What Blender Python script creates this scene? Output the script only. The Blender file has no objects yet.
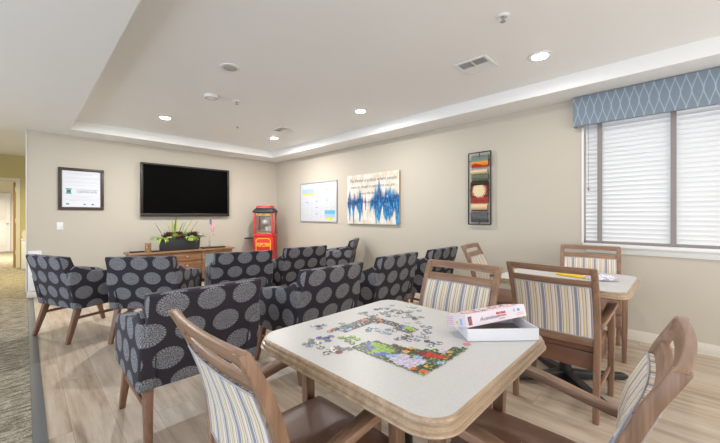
import bpy, bmesh, math, random
from mathutils import Vector, Matrix
random.seed(7)
C = bpy.data.collections.new('scene'); bpy.context.scene.collection.children.link(C)
PI = math.pi; R = math.radians

# ------------------------------------------------------------------ materials
class N:
    """small helper around a node tree"""
    def __init__(s, name, rough=.5, metal=0, spec=.5):
        s.m = bpy.data.materials.new(name); s.m.use_nodes = True
        s.t = s.m.node_tree; s.b = s.t.nodes['Principled BSDF']
        s.b.inputs['Roughness'].default_value = rough; s.b.inputs['Metallic'].default_value = metal
        s.b.inputs['Specular IOR Level'].default_value = spec
    def n(s, kind): return s.t.nodes.new(kind)
    def l(s, a, b): s.t.links.new(a, b)
    def set(s, sock, v):
        if isinstance(v, bpy.types.NodeSocket): s.l(v, sock)
        elif isinstance(v, (tuple, list)) and len(v) == 3 and sock.type == 'RGBA': sock.default_value = (*v, 1)
        else: sock.default_value = v
    def M(s, op, a, b=0.0, c=None):
        n = s.n('ShaderNodeMath'); n.operation = op
        s.set(n.inputs[0], a); s.set(n.inputs[1], b)
        if c is not None: s.set(n.inputs[2], c)
        return n.outputs[0]
    def coord(s, kind='Object'): return s.n('ShaderNodeTexCoord').outputs[kind]
    def sep(s, v):
        n = s.n('ShaderNodeSeparateXYZ'); s.l(v, n.inputs[0]); return n.outputs
    def comb(s, x, y, z=0.0):
        n = s.n('ShaderNodeCombineXYZ')
        for i, q in enumerate((x, y, z)): s.set(n.inputs[i], q)
        return n.outputs[0]
    def scale(s, v, sc):
        n = s.n('ShaderNodeMapping'); s.l(v, n.inputs['Vector']); n.inputs['Scale'].default_value = sc; return n.outputs[0]
    def noise(s, v, scale=5, detail=4, rough=.55):
        n = s.n('ShaderNodeTexNoise'); s.l(v, n.inputs['Vector']); n.inputs['Scale'].default_value = scale
        n.inputs['Detail'].default_value = detail; n.inputs['Roughness'].default_value = rough; return n.outputs['Fac']
    def white(s, v):
        n = s.n('ShaderNodeTexWhiteNoise'); n.noise_dimensions = '3D'; s.l(v, n.inputs['Vector']); return n.outputs['Value']
    def voro(s, v, scale=5):
        n = s.n('ShaderNodeTexVoronoi'); s.l(v, n.inputs['Vector']); n.inputs['Scale'].default_value = scale; return n.outputs
    def mix(s, f, a, b, mode='MIX'):
        n = s.n('ShaderNodeMix'); n.data_type = 'RGBA'; n.blend_type = mode
        s.set(n.inputs[0], f); s.set(n.inputs[6], a); s.set(n.inputs[7], b); return n.outputs[2]
    def ramp(s, f, stops, const=False):
        n = s.n('ShaderNodeValToRGB'); s.l(f, n.inputs[0]); r = n.color_ramp
        if const: r.interpolation = 'CONSTANT'
        while len(r.elements) < len(stops): r.elements.new(1)
        for e, (p, c) in zip(r.elements, stops):
            e.position = p; e.color = (*c, 1) if isinstance(c, tuple) else (c, c, c, 1)
        return n.outputs[0]
    def bump(s, h, strength=.2, dist=.002):
        n = s.n('ShaderNodeBump'); s.l(h, n.inputs['Height']); n.inputs['Strength'].default_value = strength
        n.inputs['Distance'].default_value = dist; s.l(n.outputs[0], s.b.inputs['Normal'])
    def col(s, v): s.set(s.b.inputs['Base Color'], v); return s.m

def plain(name, c, rough=.5, metal=0, spec=.5, em=None):
    k = N(name, rough, metal, spec); k.col(c)
    if em: k.b.inputs['Emission Color'].default_value = (*em[0], 1); k.b.inputs['Emission Strength'].default_value = em[1]
    return k.m

def paint(name, c, bump=.12, rough=.6):
    k = N(name, rough, 0, .3); v = k.coord()
    n1 = k.noise(v, 1.3, 3); n2 = k.noise(v, 90, 3)
    k.bump(n2, bump, .002)
    return k.col(k.mix(k.M('MULTIPLY', n1, .5), tuple(x*1.03 for x in c), tuple(x*.95 for x in c)))

def wood(name, a, b, axis=2, rough=.38, scale=1.0):
    k = N(name, rough, 0, .45); v = k.coord()
    sc = [14*scale]*3; sc[axis] = 1.3*scale
    n1 = k.noise(k.scale(v, sc), 2.2, 6, .6)
    sc2 = [90*scale]*3; sc2[axis] = 3*scale
    n2 = k.noise(k.scale(v, sc2), 2, 3)
    f = k.M('ADD', k.M('MULTIPLY', n1, .75), k.M('MULTIPLY', n2, .3))
    k.bump(n2, .08, .001)
    return k.col(k.ramp(f, [(.33, a), (.72, b)]))

def make_fabric():
    k = N('medallion_fabric', .85, 0, .25)
    k.b.inputs['Sheen Weight'].default_value = .08; k.b.inputs['Sheen Roughness'].default_value = .4
    o = k.sep(k.coord('UV'))
    A, B = .190, .146
    v = k.M('DIVIDE', k.M('ADD', o[1], .042), B); row = k.M('FLOOR', v)
    u = k.M('ADD', k.M('DIVIDE', o[0], A), k.M('MULTIPLY', k.M('MODULO', k.M('ADD', row, 100.0), 2.0), .5))
    fx = k.M('MULTIPLY', k.M('SUBTRACT', k.M('FRACT', u), .5), A/.077)
    fy = k.M('MULTIPLY', k.M('SUBTRACT', k.M('FRACT', v), .5), B/.063)
    d = k.M('SQRT', k.M('ADD', k.M('MULTIPLY', fx, fx), k.M('MULTIPLY', fy, fy)))
    ang = k.M('ARCTAN2', fy, fx)
    rays = k.M('MULTIPLY_ADD', k.M('SINE', k.M('MULTIPLY', ang, 26.0)), .25, .72)
    sp = k.noise(k.coord('UV'), 190, 2, .7)
    sp = k.ramp(sp, [(.44, .05), (.56, 1.0)])
    edge = k.ramp(k.M('ADD', d, k.M('MULTIPLY', k.M('SINE', k.M('MULTIPLY', ang, 34.0)), .02)), [(.93, 1.0), (1.0, 0.0)])
    cen = k.ramp(d, [(0.0, .75), (.25, 1.0)])
    f = k.M('MULTIPLY', k.M('MULTIPLY', edge, k.M('MULTIPLY', rays, sp)), cen)
    weave = k.noise(k.scale(k.coord('UV'), (40, 600, 1)), 1, 2)
    base = k.mix(weave, (.020, .017, .023), (.046, .040, .052))
    k.bump(sp, .15, .001)
    return k.col(k.mix(f, base, (.42, .43, .46)))

def make_stripes():
    k = N('striped_upholstery', .8, 0, .2)
    u = k.sep(k.coord('UV'))[0]
    f = k.M('FRACT', k.M('DIVIDE', k.M('ADD', u, 5.0), .088))
    cr = (.70, .64, .54); bl = (.25, .27, .34); ye = (.64, .47, .13); ru = (.36, .17, .10); wh = (.78, .76, .72)
    c = k.ramp(f, [(0, wh), (.10, ru), (.14, cr), (.24, bl), (.42, wh), (.47, ru), (.51, cr), (.60, wh), (.66, ye), (.73, cr), (.84, ru), (.88, cr)], True)
    w = k.noise(k.coord('UV'), 500, 2)
    k.bump(w, .2, .001)
    return k.col(k.mix(k.M('MULTIPLY', w, .25), c, (.35, .33, .32)))

def make_floor():
    k = N('vinyl_plank', .42, 0, .4); o = k.sep(k.coord())
    W, L = .19, 1.22
    xi = k.M('DIVIDE', o[0], W); col = k.M('FLOOR', xi)
    yo = k.M('ADD', k.M('DIVIDE', o[1], L), k.M('MULTIPLY', col, .37)); row = k.M('FLOOR', yo)
    rnd = k.white(k.comb(col, row, 0.0))
    g = k.scale(k.coord(), (9, .8, 1))
    off = k.n('ShaderNodeVectorMath'); off.operation = 'ADD'; k.l(g, off.inputs[0]); k.l(k.comb(k.M('MULTIPLY', rnd, 37.0), k.M('MULTIPLY', rnd, 11.0), 0.0), off.inputs[1])
    n1 = k.noise(off.outputs[0], 1.6, 7, .62)
    n2 = k.noise(k.scale(k.coord(), (110, 4, 1)), 1, 3)
    c = k.ramp(n1, [(.30, (.22, .145, .09)), (.46, (.47, .36, .26)), (.66, (.66, .56, .45))])
    c = k.mix(k.M('MULTIPLY', rnd, .45), c, (.56, .49, .415))
    c = k.mix(k.M('MULTIPLY', n2, .35), c, (.30, .22, .15))
    ex = k.M('ABSOLUTE', k.M('SUBTRACT', k.M('FRACT', xi), .5)); ey = k.M('ABSOLUTE', k.M('SUBTRACT', k.M('FRACT', yo), .5))
    s = k.M('MAXIMUM', k.M('GREATER_THAN', ex, .493), k.M('GREATER_THAN', ey, .4988))
    k.bump(n2, .08, .001)
    return k.col(k.mix(k.M('MULTIPLY', s, .55), c, (.16, .12, .09)))

def make_carpet():
    k = N('loop_carpet', .95, 0, .1); v = k.coord()
    n0 = k.noise(k.scale(v, (4, 17, 1)), 2.0, 4, .75); n1 = k.noise(k.scale(v, (1, 1, 1)), 150, 2, .8); n2 = k.noise(v, 1.2, 2)
    f = k.M('ADD', k.M('MULTIPLY', n0, .62), k.M('MULTIPLY', n1, .42))
    c = k.ramp(f, [(.38, (.085, .070, .046)), (.5, (.23, .195, .14)), (.61, (.50, .455, .365))])
    k.bump(n1, .7, .006)
    return k.col(c)

def make_valance():
    k = N('valance_fabric', .8, 0, .2); o = k.sep(k.coord('UV'))
    u = k.M('DIVIDE', o[0], .070)
    fu = k.M('ABSOLUTE', k.M('SUBTRACT', k.M('FRACT', u), .5))              # 0..0.5
    ph = k.M('MULTIPLY', k.M('SUBTRACT', o[1], 2.15), 2*PI/.30)
    w = k.M('MULTIPLY_ADD', k.M('COSINE', ph), -.23, .25)
    ln = k.M('ABSOLUTE', k.M('SUBTRACT', fu, w))
    wv = k.noise(k.scale(k.coord('UV'), (30, 420, 1)), 1, 3)
    base = k.mix(wv, (.13, .18, .235), (.30, .35, .41))
    return k.col(k.mix(k.ramp(ln, [(.035, .7), (.065, 0.0)]), base, (.42, .52, .56)))

def make_canvas():
    k = N('abstract_blue_canvas', .7, 0, .2); o = k.sep(k.coord())        # x across, z up, origin at canvas centre
    n1 = k.noise(k.scale(k.coord(), (9, 1, .8)), 1, 3, .55)
    n2 = k.noise(k.scale(k.coord(), (6, 1, 5)), 1.4, 4); n3 = k.noise(k.scale(k.coord(), (30, 1, 6)), 1, 4, .7)
    warm = k.mix(k.ramp(n2, [(.40, 0.0), (.65, 1.0)]), (.76, .73, .68), (.62, .53, .40))
    right = k.ramp(o[0], [(.0, 0.0), (.03, 1.0)])
    d1 = k.M('SUBTRACT', n1, .5)
    top = k.M('ADD', k.M('ADD', k.M('MULTIPLY', d1, .75), .10), k.M('MULTIPLY', right, .07))
    bot = k.M('SUBTRACT', k.M('SUBTRACT', k.M('MULTIPLY', d1, -1.5), .27), k.M('MULTIPLY', right, .09))
    mid = k.ramp(k.M('ABSOLUTE', k.M('ADD', o[0], .045)), [(.07, 1.0), (.15, 0.0)])
    top = k.M('SUBTRACT', top, k.M('MULTIPLY', mid, .08)); bot = k.M('ADD', bot, k.M('MULTIPLY', mid, .20))
    m = k.M('MULTIPLY', k.ramp(k.M('SUBTRACT', top, o[2]), [(0.0, 0.0), (.10, 1.0)]), k.ramp(k.M('SUBTRACT', o[2], bot), [(0.0, 0.0), (.07, 1.0)]))
    m = k.M('MULTIPLY', m, k.ramp(n3, [(.34, .25), (.44, 1.0)]))
    blue = k.ramp(k.M('ADD', n3, k.M('MULTIPLY', k.M('ABSOLUTE', k.M('ADD', o[2], .03)), .35)), [(.46, (.006, .025, .10)), (.56, (.01, .15, .40)), (.68, (.08, .36, .60))])
    c = k.mix(m, warm, blue)
    hz = k.ramp(k.M('ABSOLUTE', k.M('ADD', k.M('ADD', o[2], .045), k.M('MULTIPLY', n3, .02))), [(.006, .5), (.018, 0.0)])
    c = k.mix(hz, c, (.03, .06, .14))
    return k.col(c)

def make_attr(name, rough=.35):
    k = N(name, rough, 0, .3); a = k.n('ShaderNodeAttribute'); a.attribute_name = 'Col'
    return k.col(a.outputs['Color'])

M = {}
M['wall'] = paint('warm_wall_paint', (.53, .487, .412))
M['soffit'] = paint('ceiling_paint', (.85, .852, .845), .08, .5)
M['olive'] = paint('olive_wall_paint', (.55, .47, .22))
M['white'] = plain('white_trim_paint', (.78, .78, .77), .4)
M['base'] = plain('cream_vinyl_base', (.66, .62, .54), .45)
M['floor'] = make_floor(); M['carpet'] = make_carpet()
M['strip'] = plain('grey_transition_strip', (.10, .105, .115), .5)
M['fabric'] = make_fabric(); M['stripes'] = make_stripes()
M['piping'] = plain('lilac_grey_piping', (.40, .38, .40), .8)
M['chair_wood'] = wood('greige_walnut', (.145, .078, .046), (.37, .222, .142), 2)
M['chair_wood_x'] = wood('greige_walnut_across', (.145, .078, .046), (.37, .222, .142), 0)
M['leg_wood'] = wood('armchair_leg_wood', (.13, .062, .038), (.26, .135, .082), 2)
M['edge_wood'] = wood('oak_table_edge', (.27, .18, .115), (.52, .385, .26), 0, .3)
M['leather'] = None
k = N('brown_vinyl_leather', .38, 0, .5); n_ = k.noise(k.coord(), 160, 4); k.bump(n_, .2, .001)
M['leather'] = k.col(k.mix(k.noise(k.coord(), 5, 3), (.15, .066, .040), (.26, .13, .082)))
k = N('speckled_laminate', .38, 0, .4)
M['laminate'] = k.col(k.mix(k.ramp(k.noise(k.coord(), 240, 2, .7), [(.42, 0.0), (.6, 1.0)]), (.53, .518, .51), (.575, .563, .555)))
M['black'] = plain('black_metal', (.018, .018, .02), .4)
M['screen'] = plain('black_screen', (.001, .001, .001), .5, 0, .04)
M['bezel'] = plain('dark_brown_bezel', (.016, .011, .010), .4)
M['frame'] = wood('dark_picture_frame', (.035, .022, .018), (.075, .05, .04), 2, .4)
M['cred'] = wood('oak_console', (.15, .068, .030), (.33, .17, .085), 0, .4)
M['cred_top'] = wood('oak_console_top', (.20, .10, .05), (.36, .21, .12), 0, .35)
M['chrome'] = plain('brushed_metal', (.7, .7, .7), .3, 1)
M['red'] = plain('popcorn_red', (.62, .012, .010), .35)
M['yellow'] = plain('sign_yellow', (.85, .55, .02), .5)
M['navy'] = plain('sign_navy', (.015, .05, .11), .5)
k = N('clear_glass', .03, 0, .5); k.b.inputs['Transmission Weight'].default_value = 1.0; k.b.inputs['IOR'].default_value = 1.1
M['glass'] = k.col((.95, .97, .97))
k = N('cabinet_glass', .12, 0, .5); k.b.inputs['Alpha'].default_value = .55
M['cabglass'] = k.col((.30, .38, .40))
k = N('popcorn', .9); v_ = k.voro(k.coord(), 45); k.bump(v_['Distance'], 1, .02)
M['popcorn'] = k.col(k.mix(v_['Distance'], (.90, .86, .66), (.80, .58, .12)))
M['lens'] = plain('lamp_lens', (.9, .9, .9), .4, 0, .5, ((1, .97, .92), 14))
M['lens_off'] = plain('unlit_lens', (.45, .44, .42), .4)
M['grille'] = plain('grey_grille', (.33, .33, .33), .5)
M['plate'] = plain('white_plastic', (.80, .80, .79), .35)
M['slat'] = None
k = N('white_blind_slat', .45, 0, .4)
k.b.inputs['Base Color'].default_value = (.86, .86, .86, 1)
tr = k.n('ShaderNodeBsdfTranslucent'); tr.inputs[0].default_value = (.85, .87, .92, 1)
mx = k.n('ShaderNodeMixShader'); mx.inputs[0].default_value = .12
k.l(k.b.outputs[0], mx.inputs[1]); k.l(tr.outputs[0], mx.inputs[2]); k.l(mx.outputs[0], k.t.nodes['Material Output'].inputs[0])
M['slat'] = k.m
M['tape'] = plain('taupe_blind_tape', (.27, .245, .245), .85)
M['valance'] = make_valance(); M['canvas'] = make_canvas()
M['ochre'] = plain('ochre_canvas_side', (.42, .30, .17), .8)
M['attr'] = make_attr('printed_card'); M['attr_satin'] = make_attr('glazed_panel', .3)
M['cardwhite'] = plain('white_card', (.83, .83, .86), .5)
M['cardlilac'] = plain('pale_lilac_card', (.78, .70, .76), .45)
M['cardbrown'] = plain('raw_card_inside', (.36, .29, .25), .8)
M['ink_red'] = plain('red_print', (.62, .05, .10), .5); M['ink_pink'] = plain('pink_print', (.72, .33, .45), .5)
M['ink_grey'] = plain('pen_ink', (.42, .36, .46), .5); M['ink_dark'] = plain('dark_print', (.10, .10, .12), .5)
M['ink_pale'] = plain('pale_print', (.46, .50, .54), .5); M['ink_blue'] = plain('blue_print', (.12, .42, .60), .5)
M['ink_green'] = plain('green_print', (.01, .20, .13), .5); M['ink_lime'] = plain('lime_print', (.62, .68, .12), .5)
M['ink_sky'] = plain('sky_print', (.35, .52, .75), .5)
M['paper'] = plain('white_paper', (.74, .77, .82), .35)
M['board'] = plain('whiteboard_sheet', (.60, .62, .67), .35)
M['silver'] = plain('silver_board_frame', (.42, .41, .42), .4, .3)
M['gold'] = None
k = N('gold_mosaic', .4, .3); vv = k.voro(k.scale(k.coord(), (1, 1, 1)), 55)
M['gold'] = k.col(k.ramp(vv['Distance'], [(.2, (.72, .50, .26)), (.6, (.20, .12, .06))]))
M['planter'] = plain('charcoal_planter', (.022, .024, .028), .5)
M['soil'] = plain('dark_moss', (.03, .028, .015), .95)
M['leaf'] = plain('green_blade_leaf', (.10, .21, .04), .5); M['leaf_edge'] = plain('yellow_leaf_margin', (.42, .46, .12), .5)
M['lime'] = plain('lime_succulent', (.33, .50, .08), .5); M['burg'] = plain('burgundy_succulent', (.11, .035, .035), .5)
M['mint'] = plain('mint_succulent', (.25, .40, .16), .5)
M['flag_red'] = plain('flag_red', (.60, .03, .04), .7); M['flag_white'] = plain('flag_white', (.82, .82, .82), .7); M['flag_blue'] = plain('flag_blue', (.03, .05, .22), .7)
M['warmwood'] = plain('tan_door_edge', (.42, .27, .13), .5)
M['door'] = plain('white_door_paint', (.80, .80, .80), .4)
M['cream'] = plain('cream_plaster', (.72, .66, .52), .6)

# ------------------------------------------------------------------ mesh helpers
def fin(bm, bevel=0, seg=2, smooth=True, angle=35):
    bmesh.ops.recalc_face_normals(bm, faces=bm.faces)
    if bevel:
        es = [e for e in bm.edges if len(e.link_faces) == 2 and e.calc_face_angle(0) > R(angle)]
        bmesh.ops.bevel(bm, geom=es, offset=bevel, segments=seg, profile=.5, affect='EDGES', clamp_overlap=True)
    if smooth:
        for f in bm.faces: f.smooth = True
    return bm

def obj(name, bm, mat, parent=None, bevel=0, seg=2, smooth=True, loc=None, rot=None, angle=35):
    fin(bm, bevel, seg, smooth, angle)
    uv = bm.loops.layers.uv.verify()
    for f in bm.faces:
        n = f.normal; ax = max(range(3), key=lambda i: abs(n[i]))
        for l in f.loops:
            c = l.vert.co
            l[uv].uv = (c.y, c.z) if ax == 0 else (c.x, c.z) if ax == 1 else (c.x, c.y)
    me = bpy.data.meshes.new(name); bm.to_mesh(me); bm.free()
    if smooth and hasattr(me, 'set_sharp_from_angle'): me.set_sharp_from_angle(angle=R(40))
    for m in (mat if isinstance(mat, list) else [mat]): me.materials.append(m)
    o = bpy.data.objects.new(name, me); C.objects.link(o)
    if parent: o.parent = parent
    if loc: o.location = loc
    if rot: o.rotation_euler = rot
    return o

def box(bm, x0, x1, y0, y1, z0, z1, mi=0, mat=None):
    vs = [bm.verts.new((x, y, z)) for z in (z0, z1) for y in (y0, y1) for x in (x0, x1)]
    if mat:
        for v in vs: v.co = mat @ v.co
    for q in ((0, 2, 3, 1), (4, 5, 7, 6), (0, 1, 5, 4), (2, 6, 7, 3), (0, 4, 6, 2), (1, 3, 7, 5)):
        f = bm.faces.new([vs[i] for i in q]); f.material_index = mi
    return vs
def bx(*a, **k): b = bmesh.new(); box(b, *a, **k); return b

def loft(bm, rings, cap=True, mi=0):
    rs = [[bm.verts.new(p) for p in r] for r in rings]; n = len(rs[0])
    for a, b in zip(rs, rs[1:]):
        for i in range(n):
            f = bm.faces.new((a[i], a[(i+1) % n], b[(i+1) % n], b[i])); f.material_index = mi
    if cap:
        for r in (rs[0][::-1], rs[-1]):
            f = bm.faces.new(r); f.material_index = mi
    return bm

def post(bm, pts):           # pts: (x, y, z, halfx, halfy), horizontal cross sections
    return loft(bm, [[(x-a, y-b, z), (x+a, y-b, z), (x+a, y+b, z), (x-a, y+b, z)] for x, y, z, a, b in pts])
def rail(bm, pts):           # pts: (x, y, z, halfy, halfz), cross sections in planes of constant x
    return loft(bm, [[(x, y-a, z-b), (x, y+a, z-b), (x, y+a, z+b), (x, y-a, z+b)] for x, y, z, a, b in pts])
def prism_yz(bm, out, x0, x1, n=1, f=None):
    return loft(bm, [[((x := x0+(x1-x0)*i/n), y + (f(x) if f else 0), z) for y, z in out] for i in range(n+1)])
def lathe(bm, prof, n=24, cx=0, cy=0, mi=0):   # prof: (r, z)
    return loft(bm, [[(cx+r*math.cos(2*PI*i/n), cy+r*math.sin(2*PI*i/n), z) for i in range(n)] for r, z in prof], mi=mi)
def tube(bm, pts, r, n=6, mi=0):
    rings = []
    for i, p in enumerate(pts):
        p = Vector(p); d = (Vector(pts[min(i+1, len(pts)-1)]) - Vector(pts[max(i-1, 0)])).normalized()
        a = d.orthogonal().normalized() if i == 0 else (prev - d*prev.dot(d)).normalized(); prev = a; b = d.cross(a)
        rr = r[i] if isinstance(r, (list, tuple)) else r
        rings.append([p + (a*math.cos(2*PI*k/n) + b*math.sin(2*PI*k/n))*rr for k in range(n)])
    return loft(bm, rings, mi=mi)

def text(name, s, size, mat, parent, loc, rot, extrude=.0006, sx=1, align='CENTER', shear=0, bold=0):
    cu = bpy.data.curves.new(name, 'FONT'); cu.body = s; cu.size = size; cu.align_x = align; cu.align_y = 'CENTER'
    cu.extrude = extrude; cu.shear = shear; cu.offset = bold; cu.resolution_u = 2
    t = bpy.data.objects.new(name, cu); C.objects.link(t)
    dg = bpy.context.evaluated_depsgraph_get(); me = bpy.data.meshes.new_from_object(t.evaluated_get(dg))
    bpy.data.objects.remove(t); me.name = name; me.materials.clear(); me.materials.append(mat)
    o = bpy.data.objects.new(name, me); C.objects.link(o); o.parent = parent
    o.location = loc; o.rotation_euler = rot; o.scale = (sx, 1, 1)
    return o

def tag(o, label, cat, group=None):
    o['label'] = label; o['category'] = cat
    if group: o['group'] = group
    return o
def thing(name, label, cat, loc=(0, 0, 0), rz=0, group=None):
    o = bpy.data.objects.new(name, None); C.objects.link(o); o.location = loc; o.rotation_euler = (0, 0, rz)
    o.empty_display_size = .1
    return tag(o, label, cat, group)
def struct(name, bm, mat, **k):
    o = obj(name, bm, mat, **k); o['kind'] = 'structure'; return o
def dup(root, loc, rz, label, group=None):
    r = root.copy(); C.objects.link(r); r.location = loc; r.rotation_euler = (0, 0, rz); r['label'] = label
    if group: r['group'] = group
    for ch in list(root.children):
        c = ch.copy(); C.objects.link(c); c.parent = r
        for g in list(ch.children):
            d = g.copy(); C.objects.link(d); d.parent = c
    return r

# ------------------------------------------------------------------ room
WX, WY, ZS, ZT = 4.15, 6.80, 2.46, 2.60
XL, YN = -3.0, -3.2
b = bmesh.new()
box(b, .09, WX, YN, WY, -.05, 0)
struct('floor', b, M['floor'], smooth=False)
b = bmesh.new()
box(b, XL, .03, YN, WY+.05, -.05, .004); box(b, XL, 2.5, WY+.12, 17, -.05, .004); box(b, XL, .019, WY+.05, WY+.12, -.05, .004)
struct('floor_carpet', b, M['carpet'], smooth=False)
struct('trim_1', bx(.03, .09, YN, WY-.001, -.05, .010), M['strip'], bevel=.003)
struct('wall_back', bx(.02, WX+.15, WY, WY+.12, 0, ZS), M['wall'], smooth=False)
# right wall with the window opening
wy0, wy1, wz0, wz1 = -1.28, .735, .905, 2.30
b = bmesh.new()
box(b, WX, WX+.14, wy1, WY-.0005, 0, ZS); box(b, WX, WX+.14, YN, wy0, 0, ZS)
box(b, WX, WX+.14, wy0, wy1, 0, wz0); box(b, WX, WX+.14, wy0, wy1, wz1, ZS)
struct('wall_right', b, M['wall'], smooth=False)
struct('wall_near', bx(XL, WX+.14, YN-.12, YN, 0, ZS), M['wall'], smooth=False)
# ceiling: soffit ring round the raised tray
tx0, tx1, ty1, ty0 = .47, 3.745, 6.30, -2.6
b = bmesh.new()
box(b, XL, tx0, YN-.12, WY+.12, ZS, ZT+.05); box(b, tx1, WX+.15, YN-.12, WY+.12, ZS, ZT+.05)
box(b, tx0, tx1, ty1, WY+.12, ZS, ZT+.05); box(b, tx0, tx1, YN-.12, ty0, ZS, ZT+.05)
box(b, tx0-.02, tx1+.02, ty0-.02, ty1+.02, ZT, ZT+.10)
struct('ceiling', b, M['soffit'], smooth=False)
struct('ceiling_hall', bx(XL, 2.5, WY+.12, 17, 2.61, 2.70), M['soffit'], smooth=False)
# hall walls and the far doorway
dx0, dx1, dz = -.95, -.14, 2.01
b = bmesh.new()
box(b, XL, dx0, 11, 11.12, .004, 2.61); box(b, dx1, 2.5, 11, 11.12, .004, 2.61); box(b, dx0, dx1, 11, 11.12, dz, 2.61)
struct('wall_hall', b, M['olive'], smooth=False)
struct('wall_hall_left', bx(XL-.1, XL, WY+.12, 17, .004, 2.61), M['olive'], smooth=False)
struct('wall_far_room', bx(XL, 2.5, 16.3, 16.4, .004, 2.61), M['cream'], smooth=False)
b = bmesh.new()
for x0, x1, z0, z1 in ((dx0-.07, dx0, .004, dz+.07), (dx1, dx1+.07, .004, dz+.07), (dx0, dx1, dz, dz+.07)):
    box(b, x0, x1, 10.98, 10.999, z0, z1)
struct('trim_2', b, M['cream'], smooth=False)
d = struct('door_1', bx(-.185, -.145, 11.14, 11.95, .015, 1.99), M['warmwood'], bevel=.003)
for z in (.3, 1.05, 1.78): obj('hinge', bx(-.15, -.138, 11.10, 11.145, z, z+.1), M['chrome'], d)
d2 = bx(-1.25, -.33, 16.22, 16.28, .01, 1.97)
d = struct('door_2', d2, M['door'], bevel=.004)
for x0, x1 in ((-1.15, -.83), (-.74, -.43)):
    for z0, z1 in ((.2, .95), (1.1, 1.8)): obj('panel', bx(x0, x1, 16.205, 16.219, z0, z1), M['door'], d, bevel=.006)
obj('handle', bx(-.42, -.38, 16.15, 16.2195, .95, .99), M['chrome'], d, bevel=.004)
# baseboards
b = bmesh.new()
box(b, WX-.012, WX-.0005, YN, WY-.013, 0.0005, .10); box(b, WX-.02, WX-.0125, YN, WY-.02, 0.0005, .012)
struct('baseboard_right', b, M['base'], bevel=.003)
struct('baseboard_back', bx(.021, WX-.013, WY-.012, WY-.0005, .0105, .10), M['base'], bevel=.003)
struct('trim_3', bx(.012, .022, WY-.012, WY+.12, .101, ZS-.001), M['white'], bevel=.003)     # corner bead
# window: frame, pane, sill
w = bpy.data.objects.new('window_1', None); C.objects.link(w); w['kind'] = 'structure'
b = bmesh.new()
for y0, y1, z0, z1 in ((wy0, wy1, wz0, wz0+.05), (wy0, wy1, wz1-.05, wz1), (wy0, wy0+.05, wz0+.05, wz1-.05), (wy1-.05, wy1, wz0+.05, wz1-.05), (-.30, -.25, wz0+.05, wz1-.05)):
    box(b, WX+.09, WX+.135, y0+.0005, y1-.0005, z0+.0005, z1-.0005)
obj('window_frame', b, M['white'], w)
obj('window_pane', bx(WX+.108, WX+.114, wy0+.05, wy1-.05, wz0+.05, wz1-.05), M['glass'], w, smooth=False)
b = bmesh.new()
box(b, WX+.001, WX+.0895, wy0+.001, wy1-.001, wz0+.0005, wz0+.02); box(b, WX-.05, WX-.0005, wy0-.06, wy1+.06-.06, wz0-.015, wz0+.02)
box(b, WX-.016, WX-.0005, wy0-.03, wy1-.02, wz0-.075, wz0-.0155)
obj('window_sill', b, M['white'], w, bevel=.004)
b = bmesh.new(); box(b, WX-.010, WX-.0005, wy1, wy1+.018, wz0+.02, 2.14); obj('casing', b, M['white'], w)

# ------------------------------------------------------------------ blinds and valance
bl = thing('window_blind', 'closed white horizontal slat blind with taupe tapes over the big window', 'blind', (WX+.03, 0, 0))
y0, y1 = wy0+.012, wy1-.012
n = 30; zb, zt = .955, 2.255
sb = bmesh.new()
t_ = R(66)
prof = [(-.026, -.0012), (0, -.007), (.026, -.0012), (.026, .0014), (0, -.0042), (-.026, .0014)]
prof = [(p*math.cos(t_)-q*math.sin(t_), p*math.sin(t_)+q*math.cos(t_)) for p, q in prof]
loft(sb, [[(px_, yy, pz_) for px_, pz_ in prof] for yy in (y0, y1)])
s0 = obj('slat', sb, M['slat'], bl, loc=(0, 0, zb+.02))
for i in range(1, n):
    s = s0.copy(); C.objects.link(s); s.parent = bl; s.location = (0, 0, zb+.02+i*(zt-zb)/n)
obj('bottom_rail', bx(-.026, .026, y0, y1, wz0+.021, wz0+.046), M['tape'], bl, bevel=.004)
obj('headrail', bx(-.028, .03, y0, y1, 2.262, 2.298), M['white'], bl, bevel=.003)
for yc in (.597, .047, -.503, -1.05):
    obj('tape', bx(-.034, -.031, yc-.020, yc+.020, wz0+.03, 2.262), M['tape'], bl, smooth=False)
b = bmesh.new(); tube(b, [(-.040, y1-.03, 2.26), (-.040, y1-.03, 1.52)], .0018); lathe(b, [(.002, 1.525), (.008, 1.50), (.009, 1.48), (.002, 1.475)], 10, -.040, y1-.03)
obj('pull_cord', b, M['tape'], bl)
b = bmesh.new(); box(b, 4.05, 4.07, -1.42, .815, 2.147, 2.452); box(b, 4.07, WX-.001, .795, .815, 2.147, 2.452); box(b, 4.07, WX-.001, -1.42, -1.40, 2.147, 2.452); box(b, 4.07, WX-.001, -1.4, .795, 2.435, 2.452)
tag(obj('window_valance', b, M['valance'], bevel=.004), 'slate blue box valance with pale looping diamond pattern above the window', 'valance')

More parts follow.
